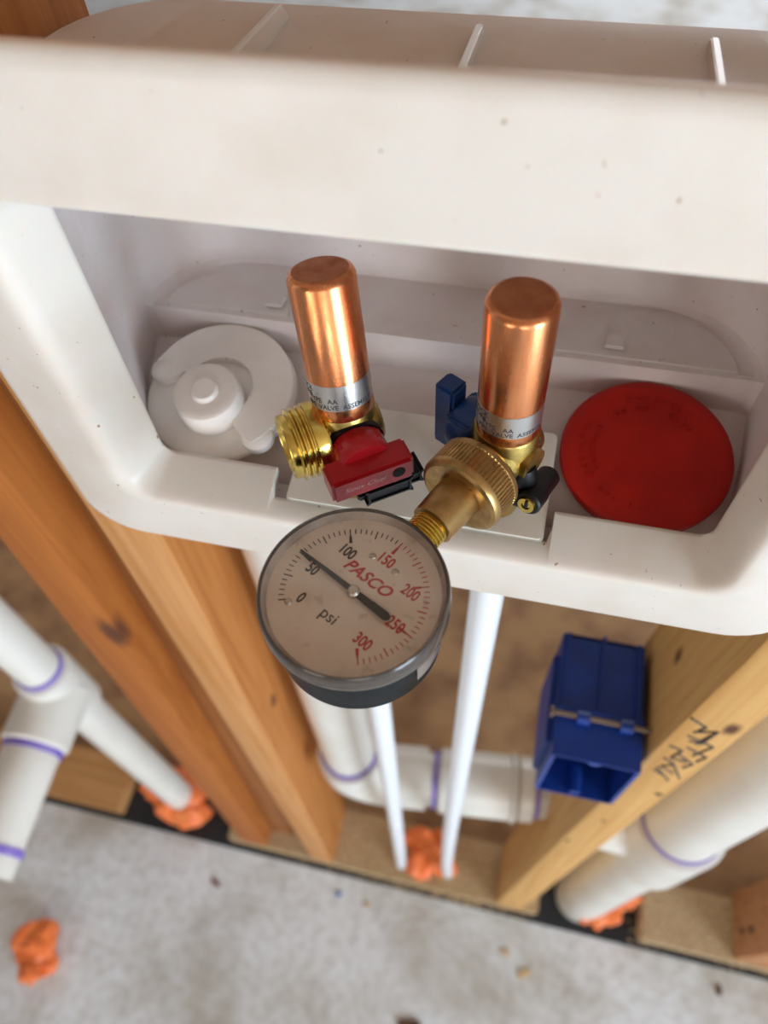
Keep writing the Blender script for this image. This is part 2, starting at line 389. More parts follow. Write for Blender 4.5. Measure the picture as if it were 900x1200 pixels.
# marker scribble on the right stud, drawn as felt strokes on its front face
strokes = [[(810, 842), (828, 853), (818, 857)], [(812, 858), (842, 858), (822, 872), (808, 868)], [(806, 862), (836, 876), (812, 886)], [(816, 872), (834, 862)],
           [(805, 876), (828, 888), (816, 893)], [(785, 874), (800, 880), (786, 888), (804, 893)], [(795, 884), (812, 896), (800, 900)], [(778, 888), (790, 896), (774, 898), (788, 906)],
           [(766, 902), (776, 908)], [(770, 899), (783, 915)], [(788, 893), (796, 912)]]
bm = bmesh.new()
for s in strokes:
    P = [at(px, py, y=.1794) for px, py in s]; fine = []
    for a, b in zip(P, P[1:]):
        for k in range(6): fine.append(a.lerp(b, k/6))
    fine.append(P[-1]); fine = [Vector((p.x, .1795, p.z)) for p in fine]
    tube(fine, .0008, 6, bm)
scr = obj('marker_writing', bm, M['ink'], sD)
for px, py, r in ((772, 931, .0031), (707, 962, .0022)):
    p = at(px, py, y=.1796); obj('nail_hole', lathe([(0, .0007), (r, .0004), (r*1.1, 0)], (p.x, .1798, p.z), (0, -1, 0), 12), M['hole'], sD)

# ------------------------------------------------------------------ pipes
def pipe_ring(c, ax, r, parent, wdt=.0067, name='primer_ring'):
    return obj(name, lathe([(r-.0022, -wdt/2), (r+.0009, -wdt/2), (r+.0009, wdt/2), (r-.0022, wdt/2)], c, ax, 40, closed=True), M['primer'], parent)
def hub(c, ax, r, ln, parent, name='fitting_hub', m=None):
    return obj(name, lathe([(0, -ln/2), (r*.88, -ln/2), (r, -ln/2+.0033), (r, ln/2-.0033), (r*.88, ln/2), (0, ln/2)], c, ax, 40), m or M['pvc'], parent)
# left drain with its stub coming out towards the room
lp0 = Vector((-.5217, .2287, -1.5351)); lp1 = Vector((-.4962, .2287, .333)); tee = lp0.lerp(lp1, (1.5351-.8825)/1.8681)
L_ = thing('vent_pipe', 'slim white plastic pipe with a stub reaching out, left of the studs', 'pipe', (lp0.x, lp0.y, -H))
ax = (lp1-lp0).normalized()
obj('pipe_length', tube([lp0, lp0+Vector((0, 0, .0222)), lp1], .0255, 36), M['pvc'], L_)
hub(tee, ax, .0340, .1166, L_, 'tee_body'); pipe_ring(tee+ax*.0615, ax, .0270, L_, .0089)
out = Vector((.0666, -1, 0)).normalized()
obj('tee_body', lathe([(0, 0), (.0405, 0), (.0405, .0733), (.0366, .0766), (0, .0766)], tee, out, 40), M['pvc'], L_)
pipe_ring(tee+out*.080, out, .0346, L_, .0078)
obj('pipe_length', lathe([(.0335, .0555), (.0335, .1976), (.0335, .2176), (.0289, .2187), (.0289, .1665), (0, .1665)], tee, out, 36), M['pvc'], L_)
pipe_ring(tee+out*.192, out, .0346, L_, .0089)
# drain line from the box to the stack
dx = -.136; dy = .2340; dz = -.998; rn = .0335
D_ = thing('drain_pipe', 'white drain pipe dropping behind the gauge then running right below the blue box', 'pipe', (dx, dy, dz-.0389))
obj('pipe_length', tube([(dx, .2335, -.272), (dx, dy, dz+.0333)], .0315, 36), M['pvc'], D_)
e0 = Vector((dx, dy, dz)); ea = Vector((.30, .034, -.004)).normalized(); up_ = Vector((0, 0, 1))
obj('pipe_length', tube([e0+ea*.033, e0+ea*.268], rn, 36), M['pvc'], D_)
el = [e0+up_*.0944] + [e0 + ea*(.0555-.0555*math.cos(t)) + up_*(.0555-.0555*math.sin(t)) for t in [PI/2*k/8 for k in range(9)]] + [e0+ea*.0944]
obj('elbow', tube(el, .0395, 32), M['pvc'], D_)
pipe_ring(e0+up_*.096, (0, 0, 1), .0335, D_, .005)
pipe_ring(e0+ea*.105, ea, .0350, D_, .0055)
hub(e0+ea*.156, ea, .0405, .094, D_); hub(e0+ea*.205, ea, .0430, .010, D_)
hub(e0+ea*.221, ea, .0400, .022, D_)
pipe_ring(e0+ea*.234, ea, .0345, D_, .0055)
obj('cleanout_boss', lathe([(0, 0), (.026, .0), (.026, .042), (.023, .044), (0, .044)], e0+ea*.150, (0, .55, -1), 32), M['pvc'], D_)
# big stack on the right
sp0 = Vector((.2475, .2290, -1.5351)); sp1 = Vector((.2510, .2400, .333)); sax = (sp1-sp0).normalized(); st = sp0.lerp(sp1, (1.5351-.9657)/1.8681)
S_ = thing('soil_stack', 'fat white plastic pipe with a purple ring, right of the marked stud', 'pipe', (sp0.x, sp0.y, -H))
obj('pipe_length', tube([sp0, sp0+sax*.02, sp1], .0430, 40), M['pvc'], S_)
hub(st, sax, .0510, .1500, S_, 'tee_body'); pipe_ring(st+sax*.076, sax, .0440, S_, .0095)
obj('tee_body', lathe([(0, 0), (.045, .0222), (.0427, .0833), (.0377, .0855), (0, .0855)], st+Vector((0, .0133, -.0111)), (-1, .0, 0), 36), M['pvc'], S_)
# thin supply tubes
def supply(x0, y0, x1, y1, label, bend=0):
    P = []
    for k in range(25):
        t = k/24; z = -.268 + (-1.5351+.268)*t; e = t**5
        P.append((x0+(x1-x0)*e + bend*math.sin(PI*t), y0+(y1-y0)*e, z))
    tag(obj('supply_tube', tube(P, .0089, 24), M['pex'], loc=(x1, y1, -H)), label, 'tube')
supply(-.0690, .1800, -.0827, .2095, 'slim white water tube rising behind the gauge, left one of two')
supply(-.0020, .1820, .0072, .2140, 'slim white water tube rising right of the gauge, right one of two')

# ------------------------------------------------------------------ orange foam, scraps
def foam(c, r, seed, label, n=9):
    bm, lo = blob(c, r, n, seed); bmesh.ops.translate(bm, verts=bm.verts, vec=(0, 0, c[2]-lo))
    tag(obj('foam_lump', bm, M['foam'], loc=c), label, 'foam')
fp = at(42, 1118, z=-H+.02)
foam((fp.x, fp.y, -H), .050, 3, 'crumpled orange foam lump lying on the open concrete at lower left', 13)
foam((-.530, .232, -H+.003), .068, 5, 'orange foam packed round the foot of the slim left pipe', 10)
foam((-.030, .236, PT), .052, 8, 'orange foam on the plate round the feet of the two water tubes', 12)
foam((.285, .235, -H+.003), .066, 11, 'orange foam packed round the foot of the fat right pipe', 10)
def scrap(name, px, py, l, wd, a, m, label, cat='scrap', h=.003):
    c = at(px, py, z=-H); u = Vector((math.cos(a), math.sin(a), 0)); v = Vector((-u.y, u.x, 0))
    poly = [(-l, -wd*.6), (-l*.4, -wd), (l*.7, -wd*.8), (l, -wd*.1), (l*.6, wd), (-l*.2, wd*.75), (-l*.9, wd*.5)]
    tag(obj(name, prism(poly, c, u, v, (0, 0, 1), h, h*.2), m, loc=c), label, cat)
scrap('bark_chip', 253, 1035, .011, .0045, -.5, M['chip_red'], 'small red-brown chip lying on the concrete below the pale stud', h=.004)
scrap('plastic_scrap', 397, 1048, .0055, .0045, .3, M['chip_blue'], 'tiny blue plastic scrap on the concrete')
scrap('wood_chip', 614, 1141, .013, .006, .5, M['chip'], 'largest pale wood chip on the concrete below the marked stud')
scrap('wood_chip', 592, 1116, .008, .005, -.3, M['chip'], 'small pale wood chip beside the largest one on the concrete')
scrap('wood_chip', 430, 1060, .006, .004, .9, M['chip'], 'tiny pale wood chip right of the blue scrap')
scrap('wood_chip', 842, 1160, .005, .009, .1, M['chip_dark'], 'small dark splinter on the concrete at lower right')
scrap('bark_piece', 480, 1200, .022, .008, .1, M['chip_dark'], 'dark scrap cut by the bottom edge of the picture', h=.006)

# ------------------------------------------------------------------ blue electrical box on the right stud
bx0, bx1 = .0605, .1221; bz0, bz1 = -.6349, -.5361; by0, by1 = .1665, .262
EB = thing('electrical_box', 'bright blue plastic electrical box nailed to the marked stud', 'electrical box', ((bx0+bx1)/2, .222, bz0))
bm = bmesh.new(); T = .0028
abox(bx0, bx1, by0, by1, bz1-T, bz1, .0007, bm); abox(bx0, bx1, by0, by1, bz0, bz0+T, .0007, bm)
abox(bx0, bx0+T, by0, by1, bz0+T, bz1-T, 0, bm); abox(bx1-T, bx1, by0, by1, bz0+T, bz1-T, 0, bm); abox(bx0, bx1, by1-T, by1, bz0, bz1, 0, bm)
obj('shell', bm, M['blue_box'], EB)
for i in range(3):
    x = bx0+.0044+(bx1-bx0-.0089)*i/2
    obj('rib', abox(x-.0014, x+.0014, by0+.0333, by1+.0017*(i % 2), bz1-.0006, bz1+.0031, .0006), M['blue_box'], EB)
obj('nail_rail', abox(bx0-.0022, bx1, by0+.0311, by0+.0355, bz1, bz1+.0056, .0009), M['blue_box'], EB)
for x in (bx0+.0189, bx1-.0122):
    obj('nail_clip', lathe([(0, -.0044), (.0047, -.0044), (.005, .0044), (0, .0044)], (x, by0+.0289, bz1+.0039), (1, 0, 0), 16), M['blue_box'], EB)
obj('nail', lathe([(0, -.0333), (.0018, -.0333), (.0018, .0366), (0, .0366)], ((bx0+bx1)/2, by0+.0289, bz1+.005), (1, 0, 0), 12), M['nail'], EB)
obj('nail', lathe([(0, -.0033), (.0044, -.0033), (.0044, -.0017), (.0017, -.0017), (.0017, 0), (0, 0)], (bx0-.0011, by0+.0289, bz1+.005), (1, 0, 0), 12), M['nail'], EB)
obj('divider', abox((bx0+bx1)/2-.0067-.0011, (bx0+bx1)/2-.0067+.0011, by0+.0333, by1-T, bz0+T, bz1-T, 0), M['blue_box'], EB)
for z in (bz0+.0078, bz1-.0067):
    obj('screw_tab', lathe([(0, 0), (.0044, 0), (.005, .0222), (0, .0222)], ((bx0+bx1)/2, by0+.0011, z), (0, 1, 0), 16), M['blue_box'], EB)
obj('side_wing', abox(bx0-.0044, bx0+.0006, by0+.0133, by1-.0133, bz0+.0067, bz1-.0133, .0011), M['blue_box'], EB)

# ------------------------------------------------------------------ the outlet box
OX0, OX1, OZ0, OZ1 = -.189, .1185, -.2940, -.0760
B = thing('outlet_box', 'white plastic washing machine outlet box fixed between the studs', 'outlet box', (-.036, .16, -.293))
nx0, nx1 = -.0955, .0195
def ring3(x0, x1, z0, z1, r, y, notch=None, n=8):
    P = []
    def corner(cx, cz, a):
        for i in range(n+1):
            t = math.radians(a+90*i/n); P.append(Vector((cx+r*math.cos(t), y, cz+r*math.sin(t))))
    corner(x0+r, z0+r, 180)                  # bottom left
    e = .0015
    for x, k in ((nx0-e, 0), (nx0, .0), (nx0, .5), (nx0+e, 1), (nx0+3*e, 1), (nx1-3*e, 1), (nx1-e, 1), (nx1, .5), (nx1, 0), (nx1+e, 0)):
        if notch: P.append(Vector((x, y+(notch[0]-y)*k, z0+(notch[1]-z0)*k)))
        else: P.append(Vector((x, y, z0)))
    corner(x1-r, z0+r, 270)
    corner(x1-r, z1-r, 0); corner(x0+r, z1-r, 90)
    return P
NOT = (.1578, -.2502)
rings = [ring3(OX0+.002, OX1-.002, OZ0+.002, OZ1-.002, .022, .1615),
         ring3(OX0, OX1, OZ0, OZ1, .024, .1590),
         ring3(OX0+.0005, OX1-.0005, OZ0+.0005, OZ1-.0005, .024, .1565),
         ring3(OX0+.002, OX1-.002, OZ0+.002, OZ1-.0022, .023, .1547),
         ring3(OX0+.005, OX1-.005, OZ0+.005, OZ1-.0055, .021, .1536),
         ring3(-.166, .094, -.260, -.1095, .016, .1508),
         ring3(-.1622, .0902, -.2568, -.1118, .014, .1500),
         ring3(-.1592, .0870, -.2546, -.1130, .0130, .1498),
         ring3(-.1568, .0850, -.2532, -.1138, .0122, .1504),
         ring3(-.1548, .0836, -.2520, -.1145, .0113, .1521, (.1521, -.2522)),
         ring3(-.1532, .0824, -.2508, -.1152, .0105, .1548, (.1535, -.2515)),
         ring3(-.1466, .0784, -.2452, -.1180, .006, .1690, NOT),
         ring3(-.1462, .0780, -.2450, -.1182, .006, .1702, (NOT[0]+.0010, NOT[1])),
         ring3(-.1466, .0784, -.2456, -.1178, .006, .1712, (NOT[0]+.0020, NOT[1]-.0006)),
         ring3(-.1500, .0815, -.2490, -.1150, .007, .1712, (NOT[0]+.0020, NOT[1]-.003)),
         ring3(-.1590, .0900, -.2570, -.1080, .012, .1560, (.1560, -.2575)),
         ring3(OX0+.006, OX1-.006, OZ0+.006, OZ1-.006, .02, .1590)]
bm = bmesh.new(); V = [[bm.verts.new(p) for p in r] for r in rings]; n = len(rings[0])
for A, Bq in list(zip(V, V[1:])) + [(V[-1], V[0])]:
    for i in range(n):
        try: bm.faces.new((A[i], A[(i+1) % n], Bq[(i+1) % n], Bq[i]))
        except ValueError: pass
obj('face_frame', bm, M['box'], B, smooth=52)

# inner shell
def zf(y): return -.2555 + .2*(y-.19)         # sloping floor of the box
SZ, SY, BY = -.2255, .2380, .277             # shelf height, its front edge, back wall
def plan(off=0, n=10):
    P = [(-.1512-off, .1716), (-.161-off, .185), (-.1735-off, .2135)]
    r = .041+off; cx, cy = -.1360, BY-.041
    for i in range(n+1):
        t = math.radians(180-90*i/n); P.append((cx+r*math.cos(t), cy+r*math.sin(t)))
    cx = .0530
    for i in range(n+1):
        t = math.radians(90-90*i/n); P.append((cx+r*math.cos(t), cy+r*math.sin(t)))
    P += [(.0920+off, .2135), (.0875+off, .185), (.0828+off, .1716)]
    return P
bm = bmesh.new(); P = plan(); TOPZ = -.1135
def topz(y): return TOPZ-.004*(y-.158)/.11
up = [bm.verts.new((x, y, topz(y))) for x, y in P]
mid = [bm.verts.new((x, y, SZ if y > SY else SZ-.0005)) for x, y in P]
idx = [i for i, (x, y) in enumerate(P) if y >= SY-.004]; ia, ib = idx[0], idx[-1]
for i in range(len(P)-1): bm.faces.new((up[i], up[i+1], mid[i+1], mid[i]))
# fillet strip between the wall and the shelf, then the shelf
cen = Vector((-.041, .240))
inn = []
for i in range(ia, ib+1):
    x, y = P[i]; d = (cen-Vector((x, y))).normalized()*.004
    inn.append(bm.verts.new((x+d.x, max(y+d.y, SY), SZ-.0022)))
for k, i in enumerate(range(ia, ib)): bm.faces.new((mid[i], mid[i+1], inn[k+1], inn[k]))
xs = [-.1755, -.1325, -.096, -.089, -.06, -.02, .008, .015, .0525, .0915]
fl = [bm.verts.new((x, SY, SZ-.0022)) for x in xs]
bm.faces.new(inn + fl[::-1])
# lower wall: straight behind the discs, sloping out in the middle
def footy(x): return .2375
ft = [bm.verts.new((x, footy(x), zf(footy(x)))) for x in xs]
for a in range(len(xs)-1): bm.faces.new((fl[a], fl[a+1], ft[a+1], ft[a]))
# side walls below the shelf and the floor
lf = [bm.verts.new((x, y, zf(y))) for x, y in P[:ia+1]]; rf = [bm.verts.new((x, y, zf(y))) for x, y in P[ib:]]
for i in range(ia): bm.faces.new((mid[i], mid[i+1], lf[i+1], lf[i]))
for k, i in enumerate(range(ib, len(P)-1)): bm.faces.new((mid[i], mid[i+1], rf[k+1], rf[k]))
bm.faces.new((mid[ia], fl[0], ft[0], lf[-1])); bm.faces.new((fl[-1], mid[ib], rf[0], ft[-1]))
bm.faces.new([mid[ia], inn[0], fl[0]]); bm.faces.new([mid[ib], fl[-1], inn[-1]])
bm.faces.new(lf + ft + rf)
fs = [bm.verts.new((x, y, zf(y)-.0002)) for x, y in ((-.102, .1572), (.026, .1572), (.026, .1716), (-.102, .1716))]; bm.faces.new(fs)
bm.faces.new(up[::-1])
bmesh.ops.remove_doubles(bm, verts=bm.verts, dist=.00005)
bmesh.ops.triangulate(bm, faces=[f for f in bm.faces if len(f.verts) > 4])
inner = obj('inner_shell', bm, M['inner'], B, smooth=35)
sm = inner.modifiers.new('thickness', 'SOLIDIFY'); sm.thickness = .0022; sm.offset = 1.0
# outside of the box above the opening: top skin with gussets and moulded rings
def topout(y): return -.1085-.0140*(y-.158)/.122
bm = bmesh.new(); PO = [(x, y) for x, y in plan(.003)]
a = [bm.verts.new((x, y, topout(y))) for x, y in PO]; b = [bm.verts.new((x, y, topout(y)-.004)) for x, y in PO]
bm.faces.new(a); bm.faces.new(b[::-1])
for i in range(len(PO)): bm.faces.new((a[i], a[(i+1) % len(PO)], b[(i+1) % len(PO)], b[i]))
obj('top_skin', bm, M['box'], B)
for x, hgt in ((-.1005, .011), (-.0330, .0085), (.0395, .0085)):
    poly = [(.158, topout(.158)-.001), (.158, -.094), (.2, topout(.2)+hgt*.95), (.262, topout(.262)+hgt), (.268, topout(.268)+hgt*.5), (.270, topout(.27)-.001)]
    obj('gusset', prism(poly, (x-.0012, 0, 0), (0, 1, 0), (0, 0, 1), (1, 0, 0), .0024, .0004), M['box'], B)
for x in (-.140, .062):
    for r in (.026, .0225):
        bm = lathe([(r-.0008, -.001), (r-.0006, .0006), (r+.0006, .0006), (r+.0008, -.001)], (x, .233, topout(.233)+.0004), (0, .09, 1), 48, closed=True)
        obj('moulded_ring', bm, M['box'], B)
# moulded half-round pads on the shelf
def dpad(cx, r, x0=None):
    poly = [(cx+r*math.cos(t), SY+.003+min(r*math.sin(t)*.86, .033)) for t in [PI*k/24 for k in range(25)]]
    bm = prism(poly, (0, 0, SZ-.0030), (1, 0, 0), (0, 1, 0), (0, 0, 1), .0015, .0005)
    obj('moulded_pad', bm, M['inner'], B)
dpad(-.139, .030); dpad(.047, .0375)
for x in (-.1175, .034):
    obj('moulded_nib', prism([(-.004, -.004), (.004, -.004), (.0045, .003), (.0, .005), (-.0035, .003)], (x, SY+.011, SZ-.0012), (1, 0, 0), (0, 1, 0), (0, 0, 1), .0018, .0006), M['inner'], B)
# raised plate the valves stand on
def pz(y): return zf(y)+.0125
bm = bmesh.new(); poly = rrect(-.0892, .0166, .1585, .2065, .0022, 4)
a = [bm.verts.new((x, y, pz(y))) for x, y in poly]; b = [bm.verts.new((x, y, pz(y)-.0135)) for x, y in poly]
bm.faces.new(a); bm.faces.new(b[::-1])
for i in range(len(poly)): bm.faces.new((a[i], a[(i+1) % len(poly)], b[(i+1) % len(poly)], b[i]))
bmesh.ops.bevel(bm, geom=[e for e in bm.edges if e.verts[0] in a and e.verts[1] in a], offset=.0009, segments=2, affect='EDGES')
obj('valve_plate', bm, M['box'], B)

# ------------------------------------------------------------------ drain caps
tilt = Vector((0, -.2, 1)).normalized()
def dpt(x, y, h): return Vector((x, y, -.2437+.2*(y-.19))) + tilt*h
r0 = .0344
RC = thing('knockout_cap', 'round red plastic drain cap in the right side of the box', 'cap', dpt(.0525, .2035, -.010))
c = dpt(.0525, .2035, 0)
obj('disc', lathe([(0, -.0010), (.020, -.0009), (.0285, -.0006), (.0300, 0), (.0328, 0), (.0340, -.0006), (r0, -.0016), (r0-.0002, -.0045), (.0305, -.0046), (.0305, -.0102), (0, -.0102)], c, tilt, 96), M['red_cap'], RC)
def arc_text(s, rad, a_mid, step, size, inward=False):
    k = len(s)
    for i, ch in enumerate(s):
        if ch == ' ': continue
        a = a_mid - (i-(k-1)/2)*step
        rdir = Vector((math.cos(a), math.sin(a), 0)); rdir = (rdir - tilt*rdir.dot(tilt)).normalized()
        u = rdir.cross(tilt); 
        place_text('embossed_letter', ch, size, c + tilt*(-.00088) + rdir*rad, u, rdir, M['red_cap'], RC, extrude=.00045)
arc_text('RELIEVED', .0255, math.radians(183), .135, .0040)
arc_text('SURFACE', .0212, math.radians(180), .155, .0036)
arc_text('KNOCKOUT', .0255, math.radians(82), .135, .0040)
arc_text('DO NOT GLUE', .0212, math.radians(85), .15, .0034)
arc_text('PIPE SCH 40', .0240, math.radians(245), .135, .0034)

WC = thing('test_cap', 'round white plastic drain cap with a raised centre knob at the left of the box', 'cap', dpt(-.1325, .2050, -.010))
c2 = dpt(-.1325, .2050, 0)
obj('disc', lathe([(0, -.0015), (.026, -.0025), (.0325, -.0022), (.0341, -.0032), (.0344, -.0050), (.0305, -.0046), (.0305, -.0102), (0, -.0102)], c2, tilt, 96), M['cap_white'], WC)
# raised half on the upper right, ending in two lugs
U = Vector((1, 0, 0)); Vv = tilt.cross(U).normalized()
poly = []
for k in range(41):
    t = math.radians(158 - (158+48)*k/40); poly.append((.0333*math.cos(t), .0333*math.sin(t)))
t1 = math.radians(-50); t0 = math.radians(160)
poly += [(.0300*math.cos(t1)-.001, .0300*math.sin(t1)), (.0245*math.cos(t1)-.0035, .0245*math.sin(t1)+.001), (.020*math.cos(t1)-.003, .020*math.sin(t1)+.004), (.0185*math.cos(t1)+.002, .0185*math.sin(t1)+.0075)]
for k in range(11):
    t = math.radians(-25 + (150+25)*k/10); poly.append((.0155*math.cos(t), .0155*math.sin(t)))
poly += [(-.0185, .0045), (-.0220, .0010), (-.0265, -.0008), (-.0315, .0015), (-.0335, .0055), (-.0325, .0095)]
obj('raised_rim', prism(poly, c2-tilt*.003, U, Vv, tilt, .0048, .0010), M['cap_white'], WC)
kc = c2 - U*.0015 - Vv*.0075
obj('knob', lathe([(0, .0118), (.0052, .0118), (.0060, .0111), (.0063, .0096), (.0090, .0096), (.0128, .0100), (.0142, .0092), (.0148, .0075), (.0155, -.004), (0, -.004)], kc, tilt, 64), M['cap_white'], WC)
lp = c2 + U*.0235 - Vv*.0205
obj('lug', lathe([(0, .0016), (.0055, .0014), (.0068, .0004), (.0070, -.003), (0, -.003)], lp, tilt, 32), M['cap_white'], WC)
lp = c2 - U*.0285 + Vv*.0055
obj('lug', lathe([(0, .0024), (.0040, .0022), (.0058, .0008), (.0062, -.003), (0, -.003)], lp, tilt, 32), M['cap_white'], WC)

# ------------------------------------------------------------------ valves with copper arrestors
AZ = -.2105
def valve(label, ax0, top, outdir, rotate, hm, hlabel, text_col, tube_len_base=-.1985, hside=1, body_text=None, label_ang=0, nm='water_valve'):
    o3 = Vector((*outdir, 0)).normalized(); s3 = Vector((-o3.y, o3.x, 0))*hside      # handle side
    p0 = Vector((*ax0, AZ)); t = thing(nm, label, 'valve', (ax0[0], ax0[1], pz(ax0[1])))
    tu = (Vector(top)-Vector((*ax0, tube_len_base))).normalized(); tb = Vector((*ax0, tube_len_base)); ln = (Vector(top)-tb).length
    # brass body
    bm = lathe([(0, -.0128), (.0075, -.0126), (.0096, -.0108), (.0106, -.0070), (.0110, 0), (.0108, .0075), (.0100, .0100), (.0100, .0145), (0, .0145)], p0, o3, 48)
    lathe([(0, -.004), (.0118, -.0035), (.0116, .0010), (.0117, .0118), (.0113, .0128), (.0105, .0130), (0, .0142)], p0+(tb-p0)*.0, tu, 48, bm)
    lathe([(0, -.0345), (.0082, -.0345), (.0084, -.032), (.0084, -.0265), (.0090, .0), (0, 0)], p0, (0, 0, 1), 48, bm)
    lathe([(0, -.013), (.0062, -.013), (.0066, .013), (0, .013)], p0, s3, 32, bm)
    obj('valve_body', bm, M['brass'], t)
    # copper arrestor
    R = .0111; hh = ln
    obj('arrestor_tube', lathe([(0, .0), (R-.0004, 0), (R, .0006), (R, .004), (R, hh-.0024), (R-.0007, hh-.0008), (R-.0019, hh-.0002)], tb, tu, 72), M['copper'], t)
    ob = obj('arrestor_end', lathe([(R-.0018, hh-.0003), (R-.0032, hh+.0001), (.004, hh-.0003), (0, hh-.0004)], tb, tu, 72), M['copper_end'], t, label='flat dull copper end')
    lab = obj('foil_band', lathe([(R-.0002, .0052), (R+.00012, .0052), (R+.00012, .0152), (R-.0002, .0152)], tb, tu, 72), M['foil'], t, label='silver foil band with black lettering')
    u0 = (Vector((.06, -1, 0)))
    a = label_ang
    for s, h, da, sz in (('PIPE  VALVE  ASSEMBLY', .0068, .16, .0026), ('TYPE   AA', .0093, -.36, .0027), ('\u2014', .0120, -.62, .0034), ('SHOCK', .0132, -1.10, .0030), ('ABSORB', .0107, -1.17, .0027)):
        wrap_text('lettering', s, sz, tb, tu, u0, R+.00013, a+da, h, M['ink'], lab, extrude=.00004, bold=.00004)
    return t, p0, o3, s3, tb, tu
oR = Vector((-.50, -.866)); oL = Vector((-.815, -.58))
VL = valve('left water valve with a red handle and open brass threads under a copper tube', (-.0622, .1695), (-.0679, .1798, -.1480), oL, 0, M['red'], 'red', None, hside=1, label_ang=.0)
VR = valve('right water valve with a blue handle, the gauge screwed onto it, copper tube on top', (-.0037, .1714), (-.0045, .1722, -.1437), oR, 0, M['blue'], 'blue', None, hside=-1)
# hose thread on the left valve
t, p0, o3, s3, tb, tu = VL
prof = [(.0098, .0085), (.0135, .0090), (.0139, .0100), (.0139, .0140)]
x = .0142
for k in range(3): prof += [(.0124, x), (.0124, x+.0006), (.0137, x+.0011), (.0137, x+.0017)]; x += .0023
prof += [(.0122, x), (.0122, x+.0022), (.0117, x+.0028), (.0103, x+.0028), (.0098, x+.0022), (.0098, .0125), (0, .0125)]
obj('hose_thread', lathe(prof, p0, o3, 72), M['brass_bright'], t, label='bright brass male hose thread')
# handles
def handle(V, longdir, m, name='handle', L=.0155, out0=.0165, out1=.0275, flat=.0036):
    t, p0, o3, s3, tb, tu = V; ld = Vector(longdir).normalized(); td = s3.cross(ld).normalized()
    bm = lathe([(0, .0095), (.0098, .0095), (.0106, .0105), (.0106, .0185), (.0098, .0200), (0, .0205)], p0, s3, 40)
    hb = obox(p0+s3*((.010+out0)/2), ld, td, s3, .0085, .0085, (out0-.010)/2, .0012)
    join(bm, hb)
    obox(p0+s3*((out0+out1)/2), ld, td, s3, L, flat+.0008, (out1-out0)/2, .0011, bm)
    return t, obj(name, bm, m, t), ld, td
t, hL, ld, td = handle(VL, -VL[2], M['red'], flat=.0046)
p0, s3 = VL[1], VL[3]
hole_c = p0 + ld*.0095 + s3*.0275 + Vector((0, 0, .0004))
obj('hole', lathe([(0, .0002), (.0024, .0002), (.0025, -.001), (0, -.001)], hole_c, s3, 24), M['hole'], hL)
place_text('lettering', 'Sioux Chief', .0033, p0 + s3*.02755 - ld*.0035 + Vector((0, 0, .0002)), ld, (0, 0, 1), M['ink_pale'], hL, shear=.3)
obj('raised_line', obox(p0 + s3*.0175 + Vector((0, 0, .0066)), ld, (0, 0, 1), s3, .0078, .0004, .0005, .0001), M['red'], hL)
obj('stem_seal', lathe([(0, .007), (.0112, .007), (.0112, .0098), (0, .0098)], p0, s3, 32), M['black'], VL[0])
# black clip under the red handle
cl = p0 + ld*.006 + s3*.0215 - Vector((0, 0, .0105))
bm = obox(cl, ld, s3, (0, 0, 1), .0085, .0045, .0032, .0008)
obox(cl + ld*.0075 + Vector((0, 0, .0018)), ld, s3, (0, 0, 1), .0055, .0038, .0026, .0008, bm)
obox(p0 + s3*.0125 - Vector((0, 0, .0125)), s3, ld, (0, 0, 1), .0115, .0055, .0018, .0006, bm)
obj('mounting_clip', bm, M['black'], VL[0], label='black plastic clip below the handle')
t, hR, ld, td = handle(VR, (0, 0, 1), M['blue'], out0=.0213, out1=.0300, flat=.0036)
p0R, s3R, oR3 = VR[1], VR[3], VR[2]
place_text('lettering', 'Sioux', .0032, p0R + s3R*.0165 + oR3*.0098 - Vector((0, 0, .0005)), -s3R, (0, 0, 1), M['ink_white'], hR, shear=.3)
obj('stem_seal', lathe([(0, .007), (.0112, .007), (.0112, .0098), (0, .0098)], p0R, s3R, 32), M['black'], VR[0])
# black clip with brass screw on the right side of the right valve
q = -s3R; cc = at(631, 573, z=-.2230)
ca = (at(650, 553, z=-.2245)-at(620, 592, z=-.2205)).normalized(); up3 = Vector((0, 0, 1))
bm = lathe([(0, -.0095), (.0044, -.0095), (.0050, -.0088), (.0050, -.002), (.0045, -.001), (.0045, .0085), (.0038, .0095), (0, .0098)], cc, ca, 32)
mid_ = cc - ca*.004
tube([mid_, mid_.lerp(p0R, .35)-up3*.004, p0R+q*.006-up3*.010], [.0050, .0042, .0060], 20, bm)
tube([cc-ca*.006-up3*.001, cc-ca*.009-q*.008-up3*.002, p0R+q*.002+oR3*.012-up3*.010], [.0040, .0034, .0040], 16, bm)
tp = at(613, 548, z=-.2130)
tube([tp+up3*.0015, tp-up3*.004+q*.0005, tp-up3*.010-q*.001], [.0042, .0058, .0052], 24, bm)
obj('mounting_clip', bm, M['black'], VR[0], label='black plastic clip beside the valve')
obj('clip_screw', lathe([(0, .0006), (.0015, .0006), (.0017, .0012), (.0031, .0012), (.0033, 0), (.0033, -.001), (0, -.001)], cc-ca*.0095, -ca, 24), M['brass_bright'], VR[0])
sc = obox(cc-ca*.0104, up3, q, ca, .0026, .0005, .0006, 0)
obj('screw_slot', sc, M['hole'], VR[0])
